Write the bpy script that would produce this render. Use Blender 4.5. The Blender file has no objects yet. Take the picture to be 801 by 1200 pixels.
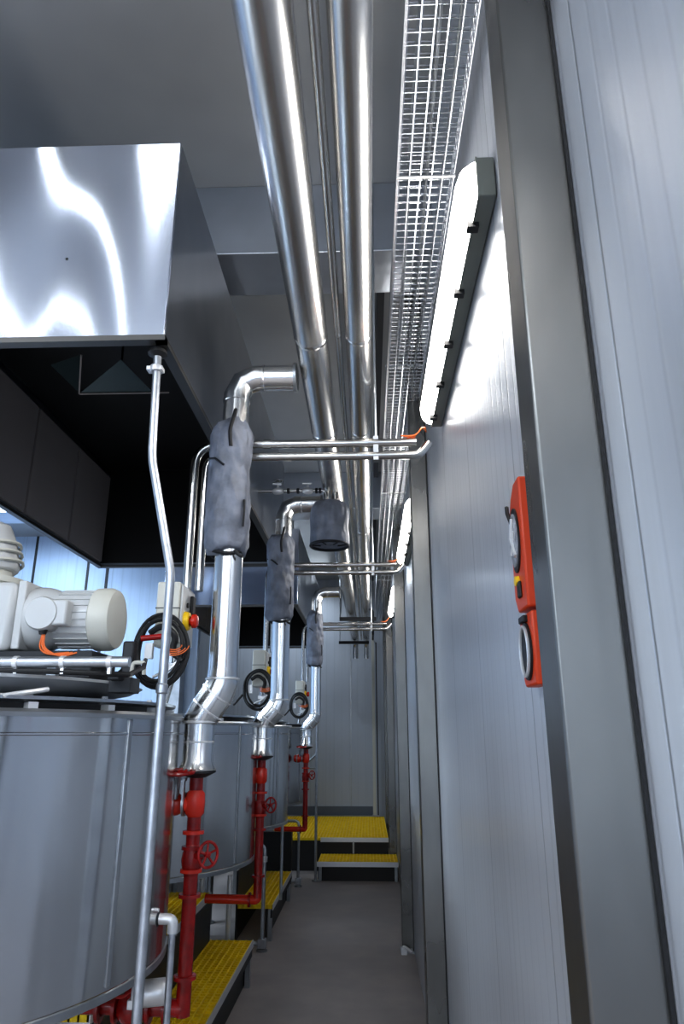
import bpy, bmesh, math, random
from mathutils import Vector, Matrix
random.seed(7)
sc = bpy.context.scene
COL = sc.collection
V = Vector
R = math.radians

# ------------------------------------------------------------------ materials
def mat(name, color, metal=0.0, rough=0.5, bump=None, vary=None, emit=None, estr=0, spec=None, coat=0):
    """bump=(scale vec, noise scale, strength, distance); vary=(scale vec, noise scale, amount, rough amount)"""
    m = bpy.data.materials.new(name); m.use_nodes = True
    nt = m.node_tree; b = nt.nodes['Principled BSDF']
    b.inputs['Base Color'].default_value = (*color, 1)
    b.inputs['Metallic'].default_value = metal
    b.inputs['Roughness'].default_value = rough
    if spec is not None: b.inputs['Specular IOR Level'].default_value = spec
    if coat: b.inputs['Coat Weight'].default_value = coat
    if emit:
        b.inputs['Emission Color'].default_value = (*emit, 1); b.inputs['Emission Strength'].default_value = estr
    def noise(sv, s, detail=3):
        tc = nt.nodes.new('ShaderNodeTexCoord'); mp = nt.nodes.new('ShaderNodeMapping')
        mp.inputs['Scale'].default_value = sv
        n = nt.nodes.new('ShaderNodeTexNoise'); n.inputs['Scale'].default_value = s; n.inputs['Detail'].default_value = detail if len(sv) == 3 else 0
        nt.links.new(tc.outputs['Object'], mp.inputs['Vector']); nt.links.new(mp.outputs['Vector'], n.inputs['Vector'])
        return n
    if vary:
        n = noise(vary[0], vary[1])
        mx = nt.nodes.new('ShaderNodeMix'); mx.data_type = 'RGBA'
        a = vary[2]
        mx.inputs[6].default_value = (*[c*(1-a) for c in color], 1)
        mx.inputs[7].default_value = (*[min(1, c*(1+a)) for c in color], 1)
        cr = nt.nodes.new('ShaderNodeMapRange'); cr.inputs[1].default_value = .3; cr.inputs[2].default_value = .7
        nt.links.new(n.outputs['Fac'], cr.inputs[0]); nt.links.new(cr.outputs[0], mx.inputs[0])
        nt.links.new(mx.outputs[2], b.inputs['Base Color'])
        if len(vary) > 3:
            r2 = nt.nodes.new('ShaderNodeMapRange'); r2.inputs[1].default_value = .3; r2.inputs[2].default_value = .7
            r2.inputs[3].default_value = max(0, rough-vary[3]); r2.inputs[4].default_value = rough+vary[3]
            nt.links.new(n.outputs['Fac'], r2.inputs[0]); nt.links.new(r2.outputs[0], b.inputs['Roughness'])
    if bump:
        bs = bump if isinstance(bump, list) else [bump]
        prev = None
        for bb in bs:
            n = noise(bb[0], bb[1], bb[4] if len(bb) > 4 else 2)
            bp = nt.nodes.new('ShaderNodeBump'); bp.inputs['Strength'].default_value = bb[2]; bp.inputs['Distance'].default_value = bb[3]
            nt.links.new(n.outputs['Fac'], bp.inputs['Height'])
            if prev: nt.links.new(prev.outputs[0], bp.inputs['Normal'])
            prev = bp
        nt.links.new(prev.outputs[0], b.inputs['Normal'])
    return m

def panel_mat(name, color, axis, rough, metal, rib, joint, offset=0.0, bstr=.35):
    """sheet panelling: soft vertical ribs every `rib` metres and a dark joint every `joint` metres"""
    m = mat(name, color, metal, rough)
    nt = m.node_tree; b = nt.nodes['Principled BSDF']; L = nt.links
    g = nt.nodes.new('ShaderNodeNewGeometry'); sx = nt.nodes.new('ShaderNodeSeparateXYZ')
    L.new(g.outputs['Position'], sx.inputs[0])
    def mth(op, a, bb=None):
        n = nt.nodes.new('ShaderNodeMath'); n.operation = op
        for i, v in enumerate((a, bb)):
            if v is None: continue
            if isinstance(v, (int, float)): n.inputs[i].default_value = v
            else: L.new(v, n.inputs[i])
        return n.outputs[0]
    p = mth('ADD', sx.outputs[axis], 50 + offset)
    def line(per, w):
        f = mth('PINGPONG', p, per/2)          # 0..per/2
        mr = nt.nodes.new('ShaderNodeMapRange'); mr.interpolation_type = 'SMOOTHSTEP'
        mr.inputs[1].default_value = 0; mr.inputs[2].default_value = w
        L.new(f, mr.inputs[0]); return mr.outputs[0]
    rb = line(rib, rib*.12); jn = line(joint, .005)
    tc = nt.nodes.new('ShaderNodeMapping'); sv = [30, 30, 1.0]; tc.inputs['Scale'].default_value = sv
    L.new(g.outputs['Position'], tc.inputs['Vector'])
    nz = nt.nodes.new('ShaderNodeTexNoise'); nz.inputs['Scale'].default_value = 1.0; nz.inputs['Detail'].default_value = 4
    L.new(tc.outputs[0], nz.inputs['Vector'])
    nz2 = nt.nodes.new('ShaderNodeTexNoise'); nz2.inputs['Scale'].default_value = 1.6; nz2.inputs['Detail'].default_value = 3
    L.new(g.outputs['Position'], nz2.inputs['Vector'])
    h = mth('ADD', mth('MULTIPLY', rb, .35), mth('MULTIPLY', jn, 1.0))
    h = mth('ADD', h, mth('MULTIPLY', nz.outputs['Fac'], .5))
    bp = nt.nodes.new('ShaderNodeBump'); bp.inputs['Strength'].default_value = bstr; bp.inputs['Distance'].default_value = .002
    L.new(h, bp.inputs['Height']); L.new(bp.outputs[0], b.inputs['Normal'])
    k = mth('ADD', mth('MULTIPLY', rb, .09), mth('MULTIPLY', jn, .36))
    k = mth('ADD', k, .30)
    k = mth('ADD', k, mth('MULTIPLY', nz.outputs['Fac'], .22))
    k = mth('ADD', k, mth('MULTIPLY', nz2.outputs['Fac'], .25))
    mx = nt.nodes.new('ShaderNodeMix'); mx.data_type = 'RGBA'
    mx.inputs[6].default_value = (*[c*.15 for c in color], 1); mx.inputs[7].default_value = (*color, 1)
    L.new(k, mx.inputs[0]); L.new(mx.outputs[2], b.inputs['Base Color'])
    return m

M = {}
M['wall'] = panel_mat('right_wall_panel', (.66, .675, .71), 1, .29, .45, .06, .6, .23, .5)
M['farwall'] = panel_mat('far_wall_panel', (.44, .54, .68), 0, .45, .15, .12, 1.15, .33)
M['endwall'] = panel_mat('end_wall_panel', (.44, .47, .52), 0, .45, .15, .12, 1.15, .33)
M['ceiling'] = mat('ceiling_sheet', (.33, .335, .335), .25, .42, bump=((1, 1, 1), 1.2, .15, .02), vary=((1, 1, 1), 1.3, .12))
M['beam'] = mat('beam_sheet', (.5, .53, .58), .85, .3, bump=((1, 1, 1), 3.0, .4, .03), vary=((1, 1, 1), 2.2, .12))
M['floor'] = mat('floor_concrete', (.31, .275, .26), 0, .5, bump=((1, 1, 1), 60, .2, .002), vary=((1, 1, 1), 4.0, .16, .08))
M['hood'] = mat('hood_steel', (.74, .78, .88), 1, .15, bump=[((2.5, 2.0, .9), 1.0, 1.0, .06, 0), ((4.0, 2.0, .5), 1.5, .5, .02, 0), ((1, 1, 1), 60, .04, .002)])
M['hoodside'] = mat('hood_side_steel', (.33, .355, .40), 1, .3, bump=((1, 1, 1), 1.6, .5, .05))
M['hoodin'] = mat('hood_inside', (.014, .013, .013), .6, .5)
M['hoodpan'] = mat('hood_inner_panel', (.38, .33, .31), .1, .5)
M['base'] = mat('grey_blue_base', (.12, .14, .17), 0, .5)
M['lip'] = mat('hood_lip', (.12, .115, .11), .8, .4)
M['hopper'] = mat('hopper_glass', (.03, .05, .05), .5, .25)
M['pipe'] = mat('clad_pipe', (.72, .715, .70), 1, .2, bump=((8, 8, 8), 1, .05, .01))
M['overpipe'] = mat('overhead_pipe', (.68, .66, .63), 1, .27, bump=((30, .6, 30), 1, .05, .004))
M['tube'] = mat('small_tube', (.52, .51, .49), 1, .2)
M['galv'] = mat('galvanised_tube', (.48, .50, .53), .9, .38, vary=((1, 1, 1), 30, .12))
M['dull'] = mat('dull_steel', (.40, .42, .44), .9, .38, vary=((1, 1, 1), 12, .15))
M['column'] = mat('column_steel', (.20, .198, .19), .9, .30, bump=((40, 40, 1), 1, .08, .003), vary=((3, 3, 1.2), 2.0, .16, .06))
M['tank'] = mat('tank_steel', (.58, .59, .60), 1, .2, bump=[((1.5, 1.5, .12), 3.2, .8, .03), ((60, 60, 1), 1, .04, .003)], vary=((2, 2, .8), 2, .1, .05))
M['lid'] = mat('tank_lid_steel', (.48, .5, .52), 1, .3)
M['disc'] = mat('cover_steel', (.55, .57, .6), .6, .45)
M['dark'] = mat('dark_rubber', (.012, .012, .013), 0, .5)
M['darkmetal'] = mat('dark_metal', (.03, .032, .036), .4, .5)
M['jacket'] = mat('jacket_fabric', (.19, .205, .245), 0, .55, bump=[((1, 1, .6), 9, 1.0, .06), ((1, 1, 1), 30, .5, .008)], vary=((1, 1, 1), 14, .25))
M['strap'] = mat('strap_black', (.01, .01, .012), 0, .5)
M['red'] = mat('red_paint', (.27, .006, .005), .0, .22, vary=((1, 1, 1), 25, .3))
M['redbright'] = mat('bright_red_paint', (.60, .03, .012), .0, .2)
M['white'] = mat('white_paint', (.54, .545, .54), 0, .33)
M['ivory'] = mat('ivory_paint', (.58, .57, .51), 0, .42)
M['yellow'] = mat('yellow_grating', (.95, .62, .006), 0, .5, vary=((1, 1, 1), 18, .15))
M['alu'] = mat('aluminium_edge', (.72, .72, .72), .5, .35)
M['wire'] = mat('bright_wire', (.72, .74, .78), .95, .25)
M['orange'] = mat('orange_case', (.62, .06, .010), 0, .38)
M['orangecable'] = mat('orange_cable', (.75, .17, .03), 0, .45)
M['glassgrey'] = mat('clear_window', (.42, .43, .46), .2, .12, vary=((1, 1, 1), 60, .5))
M['yellowknob'] = mat('yellow_knob', (.9, .6, .02), 0, .4)
M['lamphouse'] = mat('lamp_housing', (.16, .17, .15), 0, .5)
M['lampglow'] = mat('lamp_diffuser', (.9, .9, .9), 0, .4, emit=(1, .97, .93), estr=14)
M['lumglow'] = mat('luminaire_diffuser', (.9, .9, .9), 0, .4, emit=(.88, .94, 1), estr=3.0)
M['window'] = mat('pane_glow', (.8, .85, .9), 0, .3, emit=(.80, .90, 1.0), estr=7)  # emission of the added panes behind the viewer

# ------------------------------------------------------------------ mesh builder
def fillet(pts, rad, n=6):
    pts = [V(p) for p in pts]; out = [pts[0]]
    for i in range(1, len(pts)-1):
        a, b, c = pts[i-1], pts[i], pts[i+1]
        u = (a-b); w = (c-b); r = min(rad, u.length*.49, w.length*.49)
        p0 = b+u.normalized()*r; p1 = b+w.normalized()*r
        for k in range(n+1):
            t = k/n; out.append(p0*(1-t)**2+b*2*t*(1-t)+p1*t*t)
    out.append(pts[-1]); return out

class MB:
    def __init__(s): s.bm = bmesh.new()
    def box(s, a, b, m=None):
        (x0, y0, z0), (x1, y1, z1) = a, b
        vs = [V((x, y, z)) for x in (x0, x1) for y in (y0, y1) for z in (z0, z1)]
        if m is not None: vs = [m @ v for v in vs]
        v = [s.bm.verts.new(p) for p in vs]
        for f in ((0, 1, 3, 2), (4, 6, 7, 5), (0, 4, 5, 1), (2, 3, 7, 6), (0, 2, 6, 4), (1, 5, 7, 3)):
            s.bm.faces.new([v[i] for i in f])
        return s
    def poly(s, pts):
        s.bm.faces.new([s.bm.verts.new(p) for p in pts]); return s
    def prism(s, pts, d):
        d = V(d); a = [s.bm.verts.new(p) for p in pts]; b = [s.bm.verts.new(V(p)+d) for p in pts]; n = len(pts)
        s.bm.faces.new(a[::-1]); s.bm.faces.new(b)
        for i in range(n): s.bm.faces.new((a[i], a[(i+1) % n], b[(i+1) % n], b[i]))
        return s
    def tube(s, pts, r, n=16, cap=True, closed=False):
        pts = [V(p) for p in pts]
        rs = r if isinstance(r, (list, tuple)) else [r]*len(pts)
        N = len(pts); rings = []; t0 = None; up = None
        for i, p in enumerate(pts):
            if closed: t = (pts[(i+1) % N]-pts[i-1]).normalized()
            else:
                a = pts[max(i-1, 0)]; c = pts[min(i+1, N-1)]
                if i in (0, N-1): t = (c-a).normalized(); k = 1
                else:
                    d0 = (p-a).normalized(); d1 = (c-p).normalized(); t = (d0+d1).normalized()
            if up is None:
                up = V((0, 0, 1)) if abs(t.z) < .9 else V((1, 0, 0))
            up = (up-t*up.dot(t)).normalized(); sd = t.cross(up)
            rings.append([s.bm.verts.new(p+(up*math.cos(2*math.pi*j/n)+sd*math.sin(2*math.pi*j/n))*rs[i]) for j in range(n)])
        for i in range(N if closed else N-1):
            A = rings[i]; B = rings[(i+1) % N]
            for j in range(n): s.bm.faces.new((A[j], A[(j+1) % n], B[(j+1) % n], B[j]))
        if cap and not closed:
            s.bm.faces.new(rings[0][::-1]); s.bm.faces.new(rings[-1])
        return s
    def cyl(s, a, b, r, n=24, r2=None): return s.tube([a, b], [r, r if r2 is None else r2], n)
    def lathe(s, c, prof, n=48, axis=(0, 0, 1)):
        """prof = [(radius, distance along axis)] from point c"""
        ax = V(axis).normalized(); c = V(c)
        u = V((1, 0, 0)) if abs(ax.x) < .9 else V((0, 1, 0)); u = (u-ax*u.dot(ax)).normalized(); w = ax.cross(u)
        rings = []
        for r, h in prof:
            if r < 1e-6: rings.append([s.bm.verts.new(c+ax*h)])
            else: rings.append([s.bm.verts.new(c+ax*h+(u*math.cos(2*math.pi*j/n)+w*math.sin(2*math.pi*j/n))*r) for j in range(n)])
        for A, B in zip(rings, rings[1:]):
            for j in range(n):
                k = (j+1) % n
                if len(A) == 1 and len(B) == 1: continue
                if len(A) == 1: s.bm.faces.new((A[0], B[k], B[j]))
                elif len(B) == 1: s.bm.faces.new((A[j], A[k], B[0]))
                else: s.bm.faces.new((A[j], A[k], B[k], B[j]))
        return s
    def ring(s, c, axis, R_, r, n=28, m=8):
        ax = V(axis).normalized(); u = V((0, 0, 1)) if abs(ax.z) < .9 else V((1, 0, 0)); u = (u-ax*u.dot(ax)).normalized(); w = ax.cross(u)
        return s.tube([V(c)+(u*math.cos(2*math.pi*i/n)+w*math.sin(2*math.pi*i/n))*R_ for i in range(n)], r, m, closed=True)
    def build(s, name, m, parent=None, origin=None, bevel=0, angle=38, twosided=False):
        bm = s.bm
        if origin is None:
            if parent is not None:
                p = parent
                while p.parent: p = p.parent
                origin = p.location.copy()
            else:
                lo = V((min(v.co.x for v in bm.verts), min(v.co.y for v in bm.verts), min(v.co.z for v in bm.verts)))
                hi = V((max(v.co.x for v in bm.verts), max(v.co.y for v in bm.verts), 0))
                origin = V(((lo.x+hi.x)/2, (lo.y+hi.y)/2, lo.z))
        for v in bm.verts: v.co -= V(origin)
        if not twosided: bmesh.ops.recalc_face_normals(bm, faces=bm.faces[:])
        for f in bm.faces: f.smooth = True
        for e in bm.edges:
            if len(e.link_faces) == 2 and e.calc_face_angle(0) > R(angle): e.smooth = False
        me = bpy.data.meshes.new(name); bm.to_mesh(me); bm.free()
        o = bpy.data.objects.new(name, me); COL.objects.link(o); me.materials.append(m)
        if parent is not None: o.parent = parent
        else: o.location = origin
        if bevel:
            md = o.modifiers.new('bevel', 'BEVEL'); md.width = bevel; md.segments = 2; md.limit_method = 'ANGLE'; md.angle_limit = R(40)
        return o

def thing(name, label, cat, loc, group=None):
    o = bpy.data.objects.new(name, None); COL.objects.link(o); o.location = loc; o.empty_display_size = .05
    o['label'] = label; o['category'] = cat
    if group: o['group'] = group
    return o
def tag(o, label, cat, group=None):
    o['label'] = label; o['category'] = cat
    if group: o['group'] = group
    return o
def struct(o): o['kind'] = 'structure'; return o

# ------------------------------------------------------------------ measurements
WX = .31            # right wall plane
CX = .224           # corridor face of the wall columns
CZ = 3.90           # ceiling height
YF = 11.15          # far wall
HX, HX0, HY0, HY1, HZ0, HZ1 = -.613, -1.95, 1.84, 4.87, 2.65, 3.41

# ------------------------------------------------------------------ room shell
struct(MB().box((-6.6, -4.2, -.1), (.5, 11.4, 0)).build('floor', M['floor']))
struct(MB().box((-6.6, -4.2, CZ), (.5, 11.4, CZ+.1)).build('ceiling', M['ceiling']))
struct(MB().box((WX, -4.2, 0), (WX+.12, 11.4, CZ)).build('wall_right', M['wall']))
struct(MB().box((-6.5, YF, 0), (WX, YF+.12, CZ)).build('wall_far', M['endwall']))
struct(MB().box((-6.6, -4.2, 0), (-6.5, 11.4, CZ)).build('wall_left', M['farwall']))
struct(MB().box((-6.5, -4.2, 0), (WX, -4.08, CZ)).build('wall_near', M['farwall']))
struct(MB().box((-2.2, YF-.02, .35), (.05, YF, .47)).build('baseboard_far', M['base']))
# ceiling crossbeams (boxed in sheet metal)
for i, (y0, y1) in enumerate(((2.57, 2.88), (6.25, 6.62))):
    b = MB().box((-6.5, y0, CZ-.37), (WX, y1, CZ))
    struct(b.build('trim_%d' % (i+1), M['beam'], bevel=.004))
struct(MB().box((-6.5, 8.4, 0), (-2.05, 8.5, CZ)).build('wall_side', M['farwall']))
for i, (x, w_) in enumerate(((-4.19, .03), (-3.50, .03), (-3.25, .035))):
    struct(MB().box((x-w_/2, 8.394, 0), (x+w_/2, 8.3995, CZ)).build('trim_%d' % (i+3), M['darkmetal']))
for i, x in enumerate((-1.42, -.27)):
    struct(MB().box((x-.008, YF-.004, .47), (x+.008, YF-.0005, CZ)).build('trim_%d' % (i+6), M['dull']))
# glowing panes added behind the viewer for fill light and reflections
for i, x in enumerate((-3.6, -1.9, -.55)):
    w = .42 if i < 2 else .3
    struct(MB().box((x-w/2, -4.08, .9), (x+w/2, -4.05, 3.6)).build('window_%d' % (i+1), M['window']))

# ------------------------------------------------------------------ columns on the right wall
clabels = ['wide brushed steel column beside the orange case, nearest of the wall columns',
           'brushed steel wall column just beyond the near wall lamp, second from the viewer',
           'steel wall column with a bolted foot before the yellow end steps, third from the viewer',
           'steel wall column rising behind the lower yellow end step, fourth from the viewer',
           'narrow steel wall column at the far wall beside the upper step, fifth from the viewer']
for i, y in enumerate((.845, 3.3, 5.72, 8.80, 10.4)):
    t = thing('steel_column', clabels[i], 'column', (CX+.043, y+.04, 0), 'steel columns along the right wall')
    MB().box((CX, y, 0.012), (WX-.001, y+.085, CZ-.001)).build('post', M['column'], t, bevel=.004)
    MB().box((CX-.012, y-.025, 0), (WX-.001, y+.11, .012)).build('base_plate', M['dull'], t)
    g = MB()
    for yy in (y-.014,): g.cyl((CX+.012, yy, .012), (CX+.012, yy, .03), .009, 6); g.cyl((WX-.02, yy, .012), (WX-.02, yy, .03), .009, 6)
    g.build('bolts', M['alu'], t)
    # dark sealing strip where column meets wall
    MB().box((WX-.006, y-.006, 0), (WX-.001, y, CZ-.001)).build('seal_strip', M['dark'], t)
    if i == 2:
        g = MB(); g.tube(fillet([(CX-.005, y-.03, .03), (CX+.01, y-.05, .05), (CX+.06, y-.05, .02)], .02), .012, 8)
        g.box((CX-.01, y-.06, 0), (CX+.03, y-.03, .045)); g.build('foot_clamp', M['alu'], t)

# white post near the far wall
t = thing('door_post', 'pale slim post standing at the far wall left of the last column', 'post', (.085, 10.95, .35))
MB().box((.055, 10.93, .372), (.1, 10.98, 3.0)).build('post', M['ivory'], t, bevel=.003)
MB().box((.118, 10.92, .372), (.135, 10.97, 2.85)).build('dark_channel', M['dark'], t)
MB().box((.04, 10.91, .36), (.14, 11.0, .372)).build('base_plate', M['dull'], t)

# ------------------------------------------------------------------ wall lamps
llabels = ['glowing linear wall lamp between the first two steel columns, longest in view',
           'glowing wall lamp partly hidden behind the second steel column, second of the row',
           'distant glowing wall lamp between third and fourth steel columns',
           'linear wall lamp overhead before the nearest steel column, out of the picture']
for i, y0 in enumerate((1.31, 3.76, 6.2, -1.15)):
    L = 1.27; zc = 2.735; y1 = y0+L
    t = thing('wall_lamp', llabels[i], 'lamp', (WX, y0+L/2, zc-.07), 'linear lamps along the right wall')
    prof = [(WX-.002, zc-.055), (WX-.002, zc+.055), (WX-.04, zc+.055), (WX-.045, zc+.06), (WX-.045, zc-.06), (WX-.04, zc-.055)]
    MB().prism([(x, y0, z) for x, z in prof], (0, L, 0)).build('housing', M['lamphouse'], t, bevel=.003)
    # rounded diffuser with tapered ends
    rings = []; g = MB(); n = 12
    for yy, sc_ in ((y0+.004, .55), (y0+.02, .9), (y0+.05, 1), (y1-.05, 1), (y1-.02, .9), (y1-.004, .55)):
        pr = [g.bm.verts.new((WX-.045-.045*sc_*math.sin(math.pi*k/n), yy, zc+(.054*(.6+.4*sc_))*math.cos(math.pi*k/n))) for k in range(n+1)]
        rings.append(pr)
    for A, B in zip(rings, rings[1:]):
        for k in range(n): g.bm.faces.new((A[k], A[k+1], B[k+1], B[k]))
    for A in (rings[0], rings[-1]): g.bm.faces.new(A)
    g.build('diffuser', M['lampglow'], t)
    for k in range(5):
        yy = y0+.1+k*(L-.2)/4
        MB().box((WX-.058, yy-.012, zc-.068), (WX-.03, yy+.012, zc-.05)).build('clip', M['dark'], t)

# ------------------------------------------------------------------ overhead pipes
def ohpipe(x, r, z, label, name='overhead_pipe', y1=10.6, rings=(2.15, 2.95, 4.6, 6.3, 8.4)):
    t = thing(name, label, 'pipe', (x, -1.5, z), 'overhead pipes along the corridor')
    MB().cyl((x, -1.8, z), (x, y1, z), r, 40).build('pipe_run', M['overpipe'], t)
    for y in rings:
        MB().lathe((x, y-.012, z), [(r, 0), (r+.0015, .002), (r+.0015, .022), (r, .024)], 40, (0, 1, 0)).build('joint_band', M['pipe'], t)
    return t
a = ohpipe(-.19, .06, 2.85, 'thickest steel clad pipe overhead, left one of the pair running down the corridor')
b = ohpipe(-.022, .046, 2.85, 'polished steel pipe overhead, right of the thin middle pipe')
ohpipe(-.093, .0125, 2.852, 'thin steel pipe overhead squeezed between the two thick ones', rings=(2.15, 6.3))
for t_, x, r in ((a, -.19, .06), (b, -.022, .046)):
    g = MB(); g.tube(fillet([(x, 10.6, 2.85), (x, 10.8, 2.85), (x, 10.85, 2.6)], .12), r*.8, 20); g.build('end_elbow', M['pipe'], t_)
# hanger struts near the far end
for y, z, x0, x1, lb in ((8.3, 2.765, -.62, -.27+.05, None), (10.2, 2.765, -.42, .02, 'dark steel strut carrying the far ends of the overhead pipes'),
                         (7.95, 2.755, -.32, .10, 'dark cross strut beneath the overhead pipes above the lower end step')):
    if lb is None: continue
    t = thing('pipe_support', lb, 'bracket', ((x0+x1)/2, y, z), 'overhead pipe supports')
    MB().box((x0, y, z-.022), (x1, y+.04, z+.018)).build('strut', M['darkmetal'], t)
    for xx in (x0+.015, x1-.015):
        MB().cyl((xx, y+.02, z), (xx, y+.02, CZ), .006, 8).build('hanger_rod', M['dull'], t)

# ------------------------------------------------------------------ wire cable tray
TZ = 3.16; TX0, TX1 = .112, .285
t = thing('cable_tray', 'wire mesh cable tray hung below ceiling along the right wall', 'cable tray', ((TX0+TX1)/2, 1.0, TZ))
g = MB(); w = .0021
for k in range(6):
    x = TX0+(TX1-TX0)*k/5; g.cyl((x, -.5, TZ), (x, 11, TZ), w*1.15, 5)
for z in (TZ+.03, TZ+.06):
    for x in (TX0, TX1): g.cyl((x, -.5, z), (x, 11, z), w*1.15, 5)
y = .3
while y < 11:
    g.tube([(TX0, y, TZ+.06), (TX0, y, TZ), (TX1, y, TZ), (TX1, y, TZ+.06)], w, 5)
    y += .034 if y < 5 else .068
g.build('wire_mesh', M['wire'], t)
for y in (1.755, 4.75, 7.75):
    MB().box((TX0-.004, y-.004, TZ-.005), (TX1+.004, y+.005, TZ-.001)).build('splice_bar', M['alu'], t)
for y in (1.0, 3.05, 5.3, 7.8, 10):
    g = MB(); g.box((TX0-.01, y, TZ+.062), (WX-.002, y+.03, TZ+.075)); g.box((WX-.012, y, TZ-.02), (WX-.002, y+.03, TZ+.12))
    g.build('wall_bracket', M['dull'], t)
MB().box((TX0-.006, -.5, TZ-.004), (TX0-.002, 11, TZ+.062)).build('side_rail', M['wire'], t)
# second upper mesh layer = lid of the tray
g = MB()
for k in range(6):
    x = TX0+(TX1-TX0)*k/5+.008; g.cyl((x, -.5, TZ+.055), (x, 11, TZ+.055), w, 4)
y = .3
while y < 6:
    g.cyl((TX0, y, TZ+.055), (TX1, y, TZ+.055), w*.9, 4); y += .034
g.build('mesh_cover', M['wire'], t)
for i, (x, r, m_, cl) in enumerate(((.15, .006, 'dull', 'grey cable lying in the wire tray, left side'), (.20, .005, 'dull', 'thin grey cable lying in the middle of the wire tray'),
                                    (.245, .005, 'dull', 'thin grey cable in the wire tray nearest the wall'))):
    pts = [(x+.008*math.sin(k*1.3+i), -.4+k*.5, TZ+.012) for k in range(23)]
    tag(MB().tube(pts, r, 8).build('cable', M[m_]), cl, 'cable', 'cables in the wire tray')
# dark channel left of the tray on the ceiling
tag(MB().box((.075, 2.9, CZ-.06), (.115, 11, CZ-.001)).build('ceiling_channel', M['darkmetal']), 'dark narrow channel fixed to the ceiling left of the wire tray', 'channel')

# ------------------------------------------------------------------ extraction hoods
def hood(x0, x1, y0, y1, z0, z1, label, detailed):
    t = thing('extraction_hood', label, 'hood', ((x0+x1)/2, (y0+y1)/2, z0), 'steel extraction hoods')
    s = .012
    g = MB()
    n = 14
    g.box((x0, y0, z0), (x1, y0+s, z1))
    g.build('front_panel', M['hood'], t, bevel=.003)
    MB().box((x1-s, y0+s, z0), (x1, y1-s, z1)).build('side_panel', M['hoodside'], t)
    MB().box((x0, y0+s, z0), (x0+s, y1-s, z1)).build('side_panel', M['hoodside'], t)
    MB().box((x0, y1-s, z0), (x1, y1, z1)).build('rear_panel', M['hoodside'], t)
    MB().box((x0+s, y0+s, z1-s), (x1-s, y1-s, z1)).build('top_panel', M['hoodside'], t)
    # dark sheets standing in for the shade inside the hood; filter panels lighter
    i_ = .004
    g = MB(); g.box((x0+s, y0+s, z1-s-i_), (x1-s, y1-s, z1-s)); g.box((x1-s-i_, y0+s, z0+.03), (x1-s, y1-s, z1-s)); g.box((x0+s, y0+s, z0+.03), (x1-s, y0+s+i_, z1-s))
    g.box((x0+s, y1-s-i_, z0+.03), (x1-s, y1-s, z1-s)); g.build('inner_shade', M['hoodin'], t)
    npan = 5; dy = (y1-y0-.06)/npan
    for k in range(npan if detailed else 2):
        d_ = (y1-y0-.06)/(npan if detailed else 2)
        a_ = y0+.03+k*d_
        MB().box((x0+s, a_+.012, z0+.035), (x0+s+.02, a_+d_-.012, z1-.08)).build('filter_panel', M['hoodpan'], t)
    g = MB(); q = .018
    g.box((x0-.002, y0-.004, z0-.004), (x1+.004, y0+.03, z0+.014)); g.box((x1-.03, y0, z0-.004), (x1+.004, y1, z0+.014))
    g.box((x0-.002, y0, z0-.004), (x0+.03, y1, z0+.014)); g.box((x0, y1-.03, z0-.004), (x1, y1+.002, z0+.014))
    g.build('bottom_lip', M['lip'], t)
    if detailed:
        # sloping deflector box hanging from the hood roof
        cx, cy = -1.22, 2.72; zt, zb = z1-.02, 3.0
        MB().poly([(-1.39, 3.0, 3.08), (-1.03, 3.0, 3.08), (-1.10, 2.74, 3.11)]).prism([(-1.39, 3.0, 3.08), (-1.03, 3.0, 3.08), (-1.03, 3.0, 3.10), (-1.39, 3.0, 3.10)], (0, .01, 0)).build('deflector', M['hopper'], t, twosided=True)
        MB().poly([(-1.39, 3.0, 3.08), (-1.285, 2.74, 3.14), (-1.42, 2.74, 3.09)]).build('side_deflector', M['hopper'], t, twosided=True)
        MB().tube([(-1.39, 2.995, 3.077), (-1.285, 2.74, 3.137)], .004, 6).build('deflector_edge', M['hoodpan'], t)
        MB().tube([(-1.39, 3.0, 3.077), (-.95, 3.0, 3.077)], .004, 6).build('deflector_edge', M['hoodpan'], t)
        MB().cyl((-1.2, 3.0, 3.08), (-1.2, 3.0, z1-.02), .006, 8).build('deflector_hanger', M['hoodin'], t)
        MB().cyl((x1-.25, y1-.4, z0+.10), (x1-.25, y1-.4, z0+.13), .06, 20).build('inner_knob', M['dull'], t)
        g = MB()
        for px, pz in ((-.95, 2.95), (-1.35, 2.97)): g.lathe((px, y0-.003, pz), [(0, 0), (.004, .001), (.005, .003)], 10, (0, 1, 0))
        g.build('rivets', M['dark'], t)
    for xx in (x0+.2, x1-.2):
        for yy in (y0+1.3, y1-.4):
            MB().cyl((xx, yy, z1), (xx, yy, CZ), .008, 8).build('hanger_rod', M['dull'], t)
    return t
hood(HX0, HX, HY0, HY1, HZ0, HZ1, 'large polished steel extraction hood above the nearest tanks, wavy bright front', True)
hood(HX0, -.66, 6.5, 9.9, HZ0, HZ1, 'farther steel extraction hood beyond the second riser pipe, dark underneath', False)

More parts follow.
